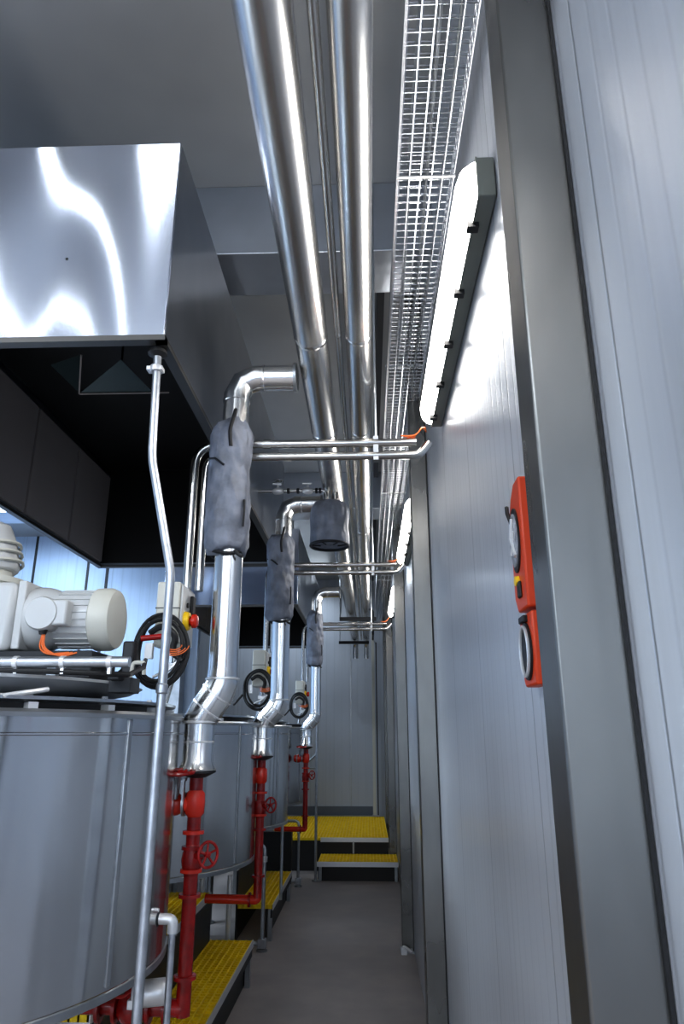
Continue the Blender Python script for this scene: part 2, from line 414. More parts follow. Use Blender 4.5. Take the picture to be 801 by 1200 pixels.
# bent drain tube from hood corner
t = thing('drain_pipe', 'thin grey pipe bent below the hood corner, dropping in front of the nearest tank', 'pipe', (-.553, 1.9, 0))
P = fillet([(-.648, 1.9, HZ0-.002), (-.637, 1.9, 2.285), (-.553, 1.9, 1.93), (-.553, 1.9, .0)], .03)
MB().tube(P, .0125, 16).build('pipe_run', M['galv'], t)
g = MB(); g.lathe((-.6475, 1.9, 2.57), [(.0125, 0), (.02, 0), (.021, .01), (.02, .02), (.0125, .02)], 16)
g.box((-.675, 1.885, 2.572), (-.625, 1.915, 2.586)); g.build('coupling', M['alu'], t, bevel=.002)
MB().lathe((-.553, 1.9, 1.6), [(.0125, 0), (.016, .004), (.016, .024), (.0125, .028)], 16).build('sleeve', M['galv'], t)
MB().lathe((-.6485, 1.9, HZ0-.028), [(.0125, 0), (.03, .01), (.03, .02), (.0125, .026)], 16).build('top_flange', M['dark'], t)

# ------------------------------------------------------------------ tanks
TB, TT, TR = .89, 1.545, .75
def tank(cx, cy, label, detailed):
    t = thing('mixing_tank', label, 'tank', (cx, cy, 0), 'steel tanks along the left side')
    MB().lathe((cx, cy, 0), [(0, TB-.05), (TR*.6, TB-.04), (TR-.02, TB), (TR, TB+.012), (TR, TT), (TR-.02, TT)], 96).build('shell', M['tank'], t)
    MB().lathe((cx, cy, 0), [(TR-.005, TT-.006), (TR+.01, TT-.006), (TR+.012, TT+.004), (TR+.004, TT+.012), (TR-.03, TT+.012), (TR-.03, TT)], 96).build('rim', M['lid'], t)
    MB().lathe((cx, cy, 0), [(TR-.05, TT), (TR-.05, TT+.03)], 64).build('seal', M['dark'], t)
    MB().lathe((cx, cy, 0), [(TR-.05, TT+.028), (TR-.02, TT+.034), (TR-.02, TT+.042), (TR-.08, TT+.046), (.3, TT+.05), (0, TT+.052)], 96).build('lid', M['lid'], t)
    # vertical jacket seam facing the camera side
    an = R(-20); s_ = V((math.cos(an), math.sin(an), 0)); tg = V((-s_.y, s_.x, 0))
    p = V((cx, cy, 0))+s_*(TR+.001)
    g = MB(); m_ = Matrix.Translation(p) @ Matrix.Rotation(an, 4, 'Z')
    g.box((-.006, -.008, TB+.02), (.003, .008, TT-.008), m_); g.build('seam_strip', M['dull'], t, bevel=.002)
    MB().lathe((cx, cy, 0), [(TR+.001, TT-.05), (TR+.0035, TT-.048), (TR+.0035, TT-.044), (TR+.001, TT-.042)], 96).build('weld_band', M['tank'], t)
    MB().lathe((cx, cy, 0), [(TR-.02, TB-.012), (TR+.004, TB-.01), (TR+.004, TB+.008), (TR, TB+.01)], 96).build('bottom_band', M['dull'], t)
    for a_ in (90, 150, 210, 270):
        x = cx+.62*math.cos(R(a_)); y_ = cy+.62*math.sin(R(a_))
        l = MB().cyl((x, y_, .01), (x, y_, TB-.02), .028, 14).build('leg', M['dull'], t)
        MB().cyl((x, y_, 0), (x, y_, .012), .055, 16).build('foot_plate', M['dull'], l)
    for k in range(10 if detailed else 6):
        a_ = R(-150+k*(18 if detailed else 30)); x = cx+(TR-.045)*math.cos(a_); y_ = cy+(TR-.045)*math.sin(a_)
        mm = Matrix.Translation((x, y_, TT)) @ Matrix.Rotation(a_, 4, 'Z')
        MB().box((-.03, -.012, .012), (.022, .012, .028), mm).box((-.012, -.005, .028), (.0, .005, .05), mm).build('lid_clamp', M['alu'], t)
    return t
tnames = ['nearest large brushed steel tank, cut by the left picture edge',
          'second steel tank, behind the nearest red valve pipe',
          'third steel tank, behind the second red valve pipe',
          'farthest steel tank, behind the third red valve pipe']
for i, cy in enumerate((2.2, 3.9, 5.45, 7.1)): tank(-1.35, cy, tnames[i], i == 0)
# lid fittings of the nearest tank
t = thing('manhole_cover', 'flat round steel cover lying on the nearest tank lid', 'cover', (-1.22, 2.1, TT+.052))
MB().lathe((-1.22, 2.1, TT+.052), [(0, 0), (.40, 0), (.49, .018), (.525, .035), (.50, .045), (0, .055)], 80).build('disc', M['disc'], t)
MB().tube(fillet([(-1.12, 1.86, TT+.10), (-1.12, 1.86, TT+.125), (-.95, 1.86, TT+.125), (-.95, 1.86, TT+.10)], .02), .006, 8).build('handle', M['alu'], t)
g = MB(); g.box((-.70, 1.9, TT+.06), (-.64, 1.98, TT+.10)); g.box((-.69, 1.86, TT+.09), (-.66, 1.92, TT+.105)); g.build('hinge', M['darkmetal'], t, bevel=.002)
t = thing('lid_conduit', 'straight grey conduit with clips crossing above the nearest tank lid', 'pipe', (-1.0, 1.74, TT+.12))
MB().tube([(-1.7, 1.76, 1.672), (-.60, 1.76, 1.672)], .0135, 16).build('pipe_run', M['galv'], t)
MB().tube([(-1.7, 1.762, 1.652)]+[(-1.6+k*.1, 1.762, 1.650+.0015*math.sin(k*2)) for k in range(9)]+[(-.70, 1.765, 1.645), (-.62, 1.82, 1.645), (-.64, 2.0, 1.68), (-.70, 2.2, 1.72)], .007, 8).build('black_cable', M['dark'], t)
for x in (-1.25, -1.13, -1.01, -.89, -.77, -.65):
    g = MB(); g.lathe((x-.006, 1.76, 1.672), [(.0135, 0), (.0155, 0), (.0155, .012), (.0135, .012)], 16, (1, 0, 0)); g.box((x-.004, 1.757, 1.642), (x+.004, 1.767, 1.66)); g.build('clip', M['alu'], t)
for x in (-1.3, -.8):
    MB().box((x-.012, 1.765, 1.64), (x+.012, 1.785, 1.662)).build('support_leg', M['dull'], t)
t = thing('lid_rail', 'thin flat steel rail with a bracket along the nearest tank rim', 'rail', (-1.1, 1.5, 1.57))
MB().tube([(-1.5, 1.475, 1.585), (-.86, 1.665, 1.585), (-.80, 1.76, 1.605)], .0065, 8).build('rod', M['alu'], t)
g = MB(); g.box((-1.04, 1.6, 1.562), (-.985, 1.64, 1.612)); g.box((-1.06, 1.6, 1.562), (-.965, 1.65, 1.57)); g.build('bracket', M['ivory'], t, bevel=.002)

# ------------------------------------------------------------------ agitator drive on the nearest tank
t = thing('agitator_drive', 'white gear motor lying horizontally above the nearest tank lid', 'motor', (-1.1, 2.12, 1.66))
DY = 2.12; DZ = 1.836
MB().box((-1.33, DY-.11, DZ-.105), (-1.05, DY+.11, DZ+.10)).build('gearbox', M['white'], t, bevel=.018)
g = MB(); g.box((-1.05, DY-.095, DZ-.10), (-1.025, DY+.095, DZ+.105)); g.build('flange_plate', M['white'], t, bevel=.004)
MB().lathe((-1.025, DY, DZ), [(.100, 0), (.100, .03), (.096, .05), (.087, .075), (.087, .20)], 40, (1, 0, 0)).build('motor_body', M['white'], t)
g = MB()
for k in range(26):
    a_ = 2*math.pi*k/26
    if -2.2 < (a_ if a_ < math.pi else a_-2*math.pi) < -.9: continue
    mm = Matrix.Translation((-.93, DY, DZ)) @ Matrix.Rotation(a_, 4, 'X')
    g.box((-.01, -.0015, .083), (.095, .0015, .091), mm)
g.build('cooling_fins', M['white'], t)
MB().lathe((-.835, DY, DZ), [(.092, 0), (.096, .004), (.096, .045), (.088, .062), (.06, .068), (0, .069)], 40, (1, 0, 0)).build('fan_cowl', M['ivory'], t)
MB().lathe((-.955, DY-.07, DZ+.0), [(.05, 0), (.05, .055), (.046, .062), (0, .062)], 28, (0, -1, 0)).build('terminal_box', M['white'], t)
tb = MB().box((-.945, DY-.128, DZ-.035), (-.88, DY-.06, DZ+.04)).build('terminal_cover', M['white'], t, bevel=.006)
gl = MB().lathe((-.95, DY-.11, DZ-.03), [(0, 0), (.012, 0), (.014, -.012), (.010, -.03), (0, -.03)], 14).build('cable_gland', M['dark'], t)
g = MB()
for k in range(3):
    g.tube(fillet([(-.95+.003*k, DY-.11, DZ-.055), (-.955+.006*k, DY-.112, DZ-.10), (-.93+.02*k, DY-.11, DZ-.118-.004*k), (-.87+.012*k, DY-.10, DZ-.112)], .03), .0028, 6)
g.build('orange_wires', M['orangecable'], t)
MB().box((-1.25, DY-.10, 1.652), (-.80, DY+.10, DZ-.105)).build('mounting_frame', M['darkmetal'], t, bevel=.004)
t2 = MB()
t2.lathe((-1.205, DY, DZ+.10), [(.0, 0), (.10, 0), (.115, .01), (.115, .028), (.075, .035), (.07, .06)], 32).build('upper_flange', M['ivory'], t)
ax = V((-.25, 0, 1)).normalized()
MB().lathe(V((-1.20, DY, DZ+.14)), [(.0, 0), (.085, 0), (.095, .02), (.095, .10), (.085, .15), (.06, .17), (0, .172)], 10, ax).build('upper_motor', M['white'], t, bevel=.004)
g = MB()
for k in range(3): g.lathe(V((-1.20, DY, DZ+.16))+ax*(.03*k), [(.094, 0), (.102, .002), (.102, .008), (.094, .010)], 24, ax)
g.build('upper_fins', M['ivory'], t)
# torque arm between motor and coil
t = thing('torque_arm', 'dark clamp with a dull red rod between motor and black cable coil', 'bracket', (-.72, 2.1, 1.69))
MB().box((-.735, 2.08, 1.665), (-.70, 2.12, 1.765)).build('clamp', M['darkmetal'], t, bevel=.006)
MB().cyl((-.69, 2.105, 1.775), (-.62, 2.125, 1.785), .009, 12).build('rod', M['red'], t)
g = MB(); g.tube(fillet([(-.7, 2.07, 1.645), (-.695, 2.07, 1.70), (-.66, 2.07, 1.70), (-.66, 2.07, 1.665)], .01), .006, 8); g.build('hook', M['ivory'], t)

# ------------------------------------------------------------------ risers with insulation jackets (three units)
def riser(y, xl, label, group='insulated riser pipes'):
    x = -.493; r = .05
    t = thing('riser_pipe', label, 'pipe', (x, y, 1.4), group)
    zt = 2.815
    MB().cyl((x, y, 1.70), (x, y, zt-.08), r, 36).build('pipe_run', M['pipe'], t)
    # mitred top elbow and branch to the thick overhead pipe
    pts = [(x, y, zt-.10), (x, y, zt-.075), (x+.022, y, zt-.022), (x+.075, y, zt), (x+.10, y, zt)]
    MB().tube(pts, r*1.02, 36).build('top_elbow', M['pipe'], t, angle=20)
    MB().cyl((x+.10, y, zt), (-.262, y, zt), r*.98, 36).build('branch_pipe', M['pipe'], t)
    MB().lathe((-.275, y, zt), [(r*.98, 0), (r+.007, .001), (r+.007, .012), (r*.98, .014)], 36, (1, 0, 0)).build('collar', M['dull'], t)
    for zz in (zt-.105,): MB().lathe((x, y, zz), [(r, 0), (r+.003, .002), (r+.003, .010), (r, .012)], 36).build('band', M['pipe'], t)
    MB().lathe((x+.095, y, zt), [(r, 0), (r+.003, .002), (r+.003, .010), (r, .012)], 36, (1, 0, 0)).build('band', M['pipe'], t)
    # lower offset elbow
    pts = [(x, y, 1.71), (x, y, 1.665), (x-.014, y, 1.63), (xl+.016, y, 1.57), (xl, y, 1.54), (xl, y, 1.53)]
    MB().tube(pts, [r, r*1.08, r*1.12, r*1.12, r*1.08, r], 36).build('offset_elbow', M['pipe'], t, angle=15)
    for p, ax in (((x, y, 1.675), (0, 0, 1)), ((x-.018, y, 1.625), (.6, 0, .8)), ((xl+.022, y, 1.577), (.6, 0, .8)), ((xl, y, 1.535), (0, 0, 1))):
        MB().lathe(p, [(r*1.05, -.004), (r*1.16, -.002), (r*1.16, .003), (r*1.05, .005)], 36, ax).build('band', M['alu'], t)
    MB().lathe((xl, y, 1.385), [(.024, -.004), (r+.010, 0), (r+.012, .006), (r, .03), (r, .15)], 36).build('lower_cladding', M['pipe'], t)
    MB().lathe((xl, y, 1.383), [(0, -.02), (.028, -.02), (r+.011, -.004), (r+.011, .0)], 36).build('end_cap', M['darkmetal'], t)
    MB().lathe((xl, y, 1.47), [(r, 0), (r+.002, .001), (r+.002, .005), (r, .006)], 36).build('band', M['alu'], t)
    # quilted jacket, lumpy fabric
    rnd = random.Random(int(y*100)); g = MB(); n = 40; m = 34; z0, z1 = 2.115, 2.62; rings = []
    ph = [rnd.uniform(0, 6.28) for _ in range(8)]
    for i in range(m+1):
        u = i/m; z = z0+(z1-z0)*u
        R0 = .079+.002*math.sin(u*9+ph[0])-.0035*math.exp(-((u-.62)/.03)**2)-.003*math.exp(-((u-.3)/.03)**2)
        if u < .06: R0 -= .010*(1-u/.06)
        if u > .9: R0 -= .022*((u-.9)/.1)**1.5
        ring = []
        for j in range(n):
            a_ = 2*math.pi*j/n
            rr = R0+0.002*math.sin(3*a_+ph[1]+u*7)+.002*math.sin(7*a_+ph[2]-u*15)+.002*math.sin(11*a_+u*30+ph[3])+rnd.uniform(-.0011, .0011)
            zz = z+(.010*math.sin(2*a_+ph[4]) if i in (0,) else 0)+(.012*math.sin(2*a_+ph[5]) if i == m else 0)
            ring.append(g.bm.verts.new((x-.013+rr*math.cos(a_), y+rr*math.sin(a_), zz)))
        rings.append(ring)
    for A, B in zip(rings, rings[1:]):
        for j in range(n): g.bm.faces.new((A[j], A[(j+1) % n], B[(j+1) % n], B[j]))
    g.bm.faces.new(rings[0][::-1]); g.bm.faces.new(rings[-1])
    jk = g.build('insulation_jacket', M['jacket'], t, angle=80)
    g = MB(); pts = [(x-.013+.058*math.cos(2*math.pi*k/24), y+.058*math.sin(2*math.pi*k/24), 2.112+.010*math.sin(4*math.pi*k/24+1)) for k in range(24)]
    g.tube(pts, .007, 8, closed=True)
    g.tube(fillet([(x+.03, y-.055, 2.112), (x+.045, y-.058, 2.095), (x+.058, y-.05, 2.09)], .01), .006, 8)
    g.build('tie_cord', M['strap'], jk)
    g = MB(); g.tube(fillet([(x+.002, y-.078, 2.50), (x-.004, y-.083, 2.56), (x+.008, y-.078, 2.62), (x+.01, y-.06, 2.655)], .02), .007, 8)
    g.build('buckle_strap', M['strap'], jk); g = MB()
    g.tube(fillet([(x+.055, y-.052, 2.2), (x+.058, y-.058, 2.26), (x+.056, y-.052, 2.30)], .02), .004, 8)
    g.build('buckle_strap', M['strap'], jk)
    g = MB(); g.tube([(x-.085, y-.03, 2.47), (x-.055, y-.07, 2.455), (x-.02, y-.084, 2.425)], .0045, 8); g.build('fold_seam', M['strap'], jk)
    return t
riser(2.4, -.562, 'nearest steel riser pipe in a grey quilted jacket, elbowed toward the overhead pipe')
riser(3.96, -.578, 'second steel riser pipe with grey jacket, behind the hanging grey pot')
riser(6.7, -.575, 'farthest and smallest steel riser pipe with grey jacket')

def handwheel(c, ax, r, m_, parent, name='handwheel'):
    g = MB(); ax = V(ax).normalized(); c = V(c)
    g.ring(c, ax, r, r*.13, 28, 8)
    u = V((0, 0, 1)) if abs(ax.z) < .9 else V((1, 0, 0)); u = (u-ax*u.dot(ax)).normalized(); w_ = ax.cross(u)
    for k in range(5):
        d = u*math.cos(2*math.pi*k/5)+w_*math.sin(2*math.pi*k/5); g.tube([c-ax*r*.12, c-ax*r*.06+d*r*.5, c+d*r], r*.10, 6)
    g.lathe(c-ax*r*.3, [(0, 0), (r*.24, 0), (r*.24, r*.4), (0, r*.5)], 12, ax)
    return g.build(name, m_, parent)

def redline(y, x, label):
    t = thing('red_valve_pipe', label, 'pipe', (x, y, 0), 'red pipes with handwheel valves')
    MB().tube([(x, y, .70), (x, y, 1.37)], .022, 20).build('pipe_run', M['red'], t)
    for z, m_, k in ((1.20, 'redbright', 0), (1.155, 'red', 0), (1.09, 'redbright', 0), (1.02, 'red', 0), (.80, 'red', 0)):
        MB().lathe((x, y, z), [(.022, -.006), (.034, -.005), (.034, .005), (.022, .006)], 20).build('flange', M[m_], t)
    MB().lathe((x, y, 1.285), [(.022, -.04), (.030, -.03), (.032, 0), (.030, .03), (.022, .04)], 20).build('tee', M['redbright'], t)
    g = MB(); g.lathe((x, y, 1.12), [(.022, -.045), (.03, -.02), (.033, 0), (.03, .02), (.022, .045)], 20)
    g.cyl((x, y, 1.13), (x+.035, y-.028, 1.138), .014, 12); g.build('globe_valve', M['red'], t)
    ax = V((.75, -.65, .05))
    MB().cyl((x+.03, y-.025, 1.137), (x+.062, y-.052, 1.143), .006, 10).build('valve_stem', M['dull'], t)
    handwheel((x+.062, y-.053, 1.143), ax, .036, M['red'], t)
    # side branch into the tank
    g = MB(); g.cyl((x-.02, y, 1.282), (-.662, y, 1.282), .025, 20)
    g.lathe((x-.075, y, 1.282), [(.025, -.035), (.033, -.02), (.036, 0), (.033, .02), (.025, .035)], 20, (1, 0, 0)); g.build('side_branch', M['redbright'], t)
    for xx in (x-.035, x-.105 if x-.105 > -.66 else -.655):
        MB().lathe((xx, y, 1.282), [(.02, -.005), (.036, -.004), (.036, .004), (.02, .005)], 20, (1, 0, 0)).build('flange', M['dull'], t)
    MB().tube([(x-.06, y, 1.30), (x-.035, y-.085, 1.378)], .006, 10).build('valve_stem', M['dull'], t)
    g = MB(); g.box((x-.056, y-.05, 1.30), (x-.05, y-.03, 1.365)); g.box((x-.034, y-.05, 1.30), (x-.028, y-.03, 1.365)); g.box((x-.06, y-.055, 1.355), (x-.024, y-.025, 1.365)); g.build('yoke', M['dull'], t)
    handwheel((x-.033, y-.09, 1.384), (.0, -.12, 1), .044, M['red'], t)
    # lower branch under the tank
    if y > 3:
        MB().tube(fillet([(x, y, .72), (x, y, .69), (x-.27, y+.02, .69)], .03), .022, 16).build('lower_branch', M['redbright'], t)
        MB().lathe((x-.04, y, .69), [(.022, -.006), (.034, -.005), (.034, .005), (.022, .006)], 20, (1, 0, 0)).build('flange', M['red'], t)
        return t
    g = MB(); g.cyl((x, y, .72), (x-.40, y+.02, .72), .024, 20); g.build('lower_branch', M['red'], t)
    for xx in (x-.05, x-.10, x-.20, x-.25):
        MB().lathe((xx, y, .72), [(.024, -.006), (.042, -.005), (.042, .005), (.024, .006)], 20, (1, 0, 0)).build('flange', M['red'], t)
    g = MB(); g.lathe((x-.15, y, .72), [(.03, -.04), (.045, -.02), (.05, 0), (.045, .02), (.03, .04)], 20, (1, 0, 0)); g.cyl((x-.15, y-.01, .74), (x-.16, y-.06, .80), .012, 10)
    g.build('ball_valve', M['red'], t)
    g = MB(); g.lathe((x-.13, y-.07, .775), [(0, 0), (.03, 0), (.035, .02), (.035, .09), (.028, .10), (0, .10)], 20, (1, 0, .1)); g.box((x-.14, y-.10, .745), (x-.10, y-.05, .77)); g.build('actuator', M['alu'], t, bevel=.003)
    handwheel((x-.162, y-.065, .805), (-.2, -.7, .6), .04, M['red'], t)
    return t
redline(2.4, -.562, 'nearest red painted pipe with two handwheels beside the first tank')
redline(3.96, -.578, 'second red pipe with handwheels rising beyond the first yellow grating')
redline(6.7, -.575, 'farthest red pipe with small handwheels left of the stair rail')

# ------------------------------------------------------------------ conduits, control boxes and coils
def conduit(y, label, clab, z=2.55):
    xr, xl = .197, -.665
    t = thing('cable_conduit', label, 'pipe', ((xr+xl)/2, y, z), 'paired conduits crossing the corridor')
    g = MB(); P = fillet([(xr, y, z+.03), (xl-.0, y, z+.03), (xl, y, 2.0)], .09, 8); g.tube(P, .0165, 16); g.build('outer_tube', M['tube'], t)
    P = fillet([(xr-.04, y+.002, z-.022), (xl+.045, y+.002, z-.022), (xl+.045, y+.002, 2.0)], .06, 8); MB().tube(P, .0165, 16).build('inner_tube', M['tube'], t)
    P = fillet([(xr-.04, y+.002, z-.022), (xr+.01, y+.002, z-.022), (xr+.05, y+.01, z+.03)], .03, 6); MB().tube(P, .0165, 14).build('end_bend', M['tube'], t)
    for xx in (-.0, -.40):
        MB().lathe((xx, y, z+.03), [(.0165, 0), (.0195, 0), (.0195, .03), (.0165, .03)], 16, (1, 0, 0)).build('coupling', M['tube'], t)
    g = MB(); g.box((.03, y-.012, z-.045), (.05, y+.02, z+.055)); g.build('clamp', M['dull'], t)
    MB().cyl((.04, y+.012, z+.04), (.04, y+.012, CZ), .005, 8).build('hanger_rod', M['dull'], t)
    g = MB()
    for k in range(5):
        a_ = k*.9
        g.tube(fillet([(xr-.06+.012*k, y-.015+.006*k, z+.048+.004*math.cos(a_)), (xr+.0, y-.02+.008*k, z+.05+.004*k), (xr+.022+.004*k, y+.01*k-.02, z+.085+.006*k), (xr+.03+.004*k, y+.02+.01*k, z+.10)], .03), .0024, 6)
    tag(g.build('orange_cable', M['orangecable']), clab, 'cable', 'orange cables at the conduit ends')
    return t
conduit(2.5, 'two parallel steel conduits nearest the viewer, passing behind the first jacket', 'thin red-orange cables at the right end of the nearest conduit pair')
conduit(4.55, 'two parallel steel conduits crossing behind the second jacket, middle of the three', 'thin red-orange cables at the right end of the middle conduit pair')
conduit(7.2, 'two parallel steel conduits behind the third jacket, farthest of the three', 'thin red-orange cables at the right end of the farthest conduit pair')

def control(y0, label, coil_label, rs):
    x1 = -.636; x0 = -.715
    t = thing('control_box', label, 'control box', ((x0+x1)/2, y0+.1, 1.755), 'white control boxes')
    MB().box((x0, y0, 1.775), (x1, y0+.19, 1.995)).build('housing', M['ivory'], t, bevel=.006)
    MB().box((x1, y0+.012, 1.79), (x1+.008, y0+.178, 1.985)).build('cover', M['white'], t, bevel=.003)
    MB().lathe((x1+.008, y0+.06, 1.868), [(0, 0), (.034, 0), (.030, .016), (.018, .018)], 20, (1, 0, 0)).build('yellow_collar', M['yellowknob'], t)
    MB().lathe((x1+.024, y0+.06, 1.868), [(.012, 0), (.014, .008), (.024, .010), (.024, .022), (.018, .028), (0, .03)], 20, (1, 0, 0)).build('stop_button', M['redbright'], t)
    MB().box((x1+.008, y0+.11, 1.90), (x1+.02, y0+.15, 1.965)).build('black_switch', M['dark'], t, bevel=.003)
    MB().cyl((x1+.008, y0+.075, 1.925), (x1+.014, y0+.075, 1.925), .009, 14).build('button', M['dark'], t)
    MB().box((x0-.001, y0-.001, 1.903), (x1+.001, y0+.191, 1.906)).build('joint_line', M['dark'], t)
    MB().tube(fillet([(x0+.05, y0+.1, 1.775), (x0+.05, y0+.1, 1.70), (x0+.02, y0+.1, TT+.03)], .02), .012, 12).build('stand', M['tube'], t)
    # hanging loose cable coil
    g = MB(); cx, cz = -.668, 1.752; y = y0-.06
    r_ = random.Random(rs)
    for k in range(4):
        rad = .088+.006*k; pts = []
        dx, dz = r_.uniform(-.008, .008), r_.uniform(-.008, .008)
        ti = r_.uniform(-.25, .25)
        for q in range(32):
            a_ = 2*math.pi*q/32
            pts.append((cx+dx+.84*rad*math.cos(a_)*(1+.03*math.sin(3*a_+k)), y+.03*math.sin(a_+k)*ti*2+.006*k, cz+dz+1.12*rad*math.sin(a_)))
        g.tube(pts, .0065, 8, closed=True)
    g.tube(fillet([(cx-.04, y, cz+.06), (cx+.0, y-.01, cz+.085), (cx+.05, y, cz+.05), (cx+.03, y+.01, cz), (cx+.075, y, cz-.03)], .04), .011, 8)
    g.tube(fillet([(cx-.09, y, cz-.03), (cx-.12, y-.1, cz-.10), (cx-.04, y-.3, cz-.11)] if rs == 1 else [(cx-.09, y, cz-.03), (cx-.12, y-.02, cz-.07), (cx-.14, y-.02, cz-.09)], .04), .007, 8)
    c = thing('cable_coil', coil_label, 'cable', (cx, y, cz-.1), 'black cable coils')
    g.build('black_cable', M['dark'], c)
    g = MB()
    for k in range(4):
        a0 = r_.uniform(3.3, 4.2); pts = []
        for q in range(9):
            a_ = a0+q*.27; rad = .026+.009*k
            pts.append((cx+.045+rad*math.cos(a_), y-.012-.004*k, cz+.022+rad*.7*math.sin(a_)))
        g.tube(pts, .002, 6)
    g.build('orange_wires', M['orangecable'], c)
    g = MB(); g.box((cx-.06, y+.02, cz-.02), (cx-.035, y+.04, cz+.03)); g.box((cx+.0, y+.02, cz-.055), (cx+.05, y+.035, cz-.035)); g.tube([(cx-.02, y+.0, cz-.08), (cx+.03, y-.005, cz-.06), (cx+.06, y, cz-.03)], .005, 6)
    g.build('pale_wires', M['alu'], c)
control(2.31, 'white control box with yellow and red stop button left of the first riser', 'large black cable coil with orange wires behind the bent drain pipe', 1)
control(4.36, 'white control box left of the second riser, middle of three', 'tangled black cable coil left of the second riser', 2)
control(7.0, 'small distant white control box left of the third riser', 'distant black cable coil left of the third riser', 3)

# ------------------------------------------------------------------ condensate pot under the thick overhead pipe
PX, PY = -.205, 3.70
t = thing('condensate_pot', 'grey wrapped round pot hanging below the thick overhead pipe', 'pot', (PX, PY, 2.48))
rnd = random.Random(3); g = MB(); rings = []; n = 40
for i in range(15):
    u = i/14; z = 2.485+.245*u; rr = .108+.002*math.sin(u*12)-(.02*(u-.88)/.12 if u > .88 else 0)
    rings.append([g.bm.verts.new((PX+(rr+.0018*math.sin(5*2*math.pi*j/n+u*8)+rnd.uniform(-.0008, .0008))*math.cos(2*math.pi*j/n), PY+(rr)*math.sin(2*math.pi*j/n), z+(.006*math.sin(4*math.pi*j/n) if i == 0 else 0))) for j in range(n)])
for A, B in zip(rings, rings[1:]):
    for j in range(n): g.bm.faces.new((A[j], A[(j+1) % n], B[(j+1) % n], B[j]))
g.bm.faces.new(rings[-1]); g.build('wrap', M['jacket'], t, angle=80)
MB().lathe((PX, PY, 2.49), [(0, .01), (.075, .0), (.10, .004), (.108, .0)], 40).build('bottom_plate', M['jacket'], t)
MB().ring((PX, PY, 2.487), (0, 0, 1), .104, .008, 36, 8).build('bottom_cord', M['strap'], t)
g = MB()
for a_ in (200, 250, 300, 340): MB().tube([(PX+.1*math.cos(R(a_)), PY+.1*math.sin(R(a_)), 2.482), (PX+.05*math.cos(R(a_)), PY+.05*math.sin(R(a_)), 2.482)], .004, 6).build('cord_end', M['strap'], t)
MB().cyl((PX+.03, PY+.0, 2.72), (PX+.03, PY, 2.795), .018, 14).build('neck', M['tube'], t)
t = thing('valve_line', 'thin horizontal steel line with small valves from the hood to the grey pot', 'pipe', (-.4, PY, 2.81))
MB().tube(fillet([(HX+.002, PY, 2.81), (PX-.02, PY, 2.81), (PX-.02, PY, 2.73)], .03), .009, 12).build('pipe_run', M['tube'], t)
for x in (-.50, -.33):
    g = MB(); g.lathe((x, PY, 2.81), [(.009, -.03), (.018, -.02), (.02, 0), (.018, .02), (.009, .03)], 14, (1, 0, 0)); g.cyl((x, PY, 2.81), (x, PY, 2.85), .007, 8); g.box((x-.03, PY-.006, 2.848), (x+.02, PY+.006, 2.856)); g.build('valve', M['alu'], t)
for x in (-.44, -.385, -.28, -.26):
    MB().lathe((x, PY, 2.81), [(.009, -.008), (.016, -.007), (.016, .007), (.009, .008)], 6, (1, 0, 0)).build('union_nut', M['darkmetal'], t)
handwheel((-.50, PY, 2.872), (0, 0, 1), .022, M['tube'], t)

# ------------------------------------------------------------------ sample valve and drop tubes at the tanks
t = thing('sampling_valve', 'chrome sampling valve on the nearest tank with thin tube dropping down', 'valve', (-.57, 2.2, 0))
MB().cyl((-.63, 2.2, 1.0), (-.575, 2.2, 1.0), .012, 14).build('stub', M['tube'], t)
g = MB(); g.lathe((-.615, 2.2, 1.0), [(.012, -.02), (.022, -.014), (.022, .014), (.012, .02)], 16, (1, 0, 0)); g.cyl((-.615, 2.2, 1.0), (-.615, 2.17, 1.03), .008, 10)
g.build('body', M['darkmetal'], t)
MB().tube(fillet([(-.60, 2.2, 1.0), (-.558, 2.2, 1.0), (-.558, 2.2, .965)], .02), .015, 14).build('elbow', M['alu'], t)
MB().tube([(-.625, 2.165, 1.035), (-.59, 2.16, 1.03)], .005, 8).build('lever', M['alu'], t)
MB().cyl((-.558, 2.2, .0), (-.558, 2.2, .97), .0095, 14).build('drop_tube', M['galv'], t)

def droptube(x, y, top, label):
    t = thing('drain_tube', label, 'pipe', (x, y, 0), 'floor drain tubes')
    MB().tube(fillet([(x-.22, y+.0, top), (x, y, top), (x, y, .012)], .05), .014, 14).build('pipe_run', M['galv'], t)
    MB().cyl((x, y, 0), (x, y, .015), .04, 16).build('foot', M['dull'], t)
    g = MB(); g.cyl((x, y, .05), (x-.25, y-.02, .05), .016, 12); g.box((x-.03, y-.03, .02), (x+.03, y+.03, .08)); g.build('foot_branch', M['galv'], t, bevel=.004)
    MB().lathe((x, y, top-.12), [(.014, 0), (.022, .004), (.022, .04), (.014, .044)], 14).build('valve_body', M['alu'], t)
droptube(-.79, 5.72, .70, 'grey drain tube standing on the floor between the two side gratings')
droptube(-.745, 7.95, .62, 'grey drain tube standing on the floor left of the end steps')
for x, y, z0, z1, lb in ((-.70, 6.05, .264, 1.5, 'slim upright tube on the second side grating beside the third tank'),):
    tag(MB().cyl((x, y, z0), (x, y, z1), .012, 12).build('upright_tube', M['galv']), lb, 'pipe')
# pale legs under the second tank
for x, y, lb in ((-.93, 5.1, 'pale upright support tube beneath the second tank, right one'), (-1.12, 5.12, 'pale upright support tube beneath the second tank, left one')):
    tag(MB().cyl((x, y, 0), (x, y, .6), .017, 14).build('support_tube', M['alu']), lb, 'pipe', 'support tubes under the tanks')


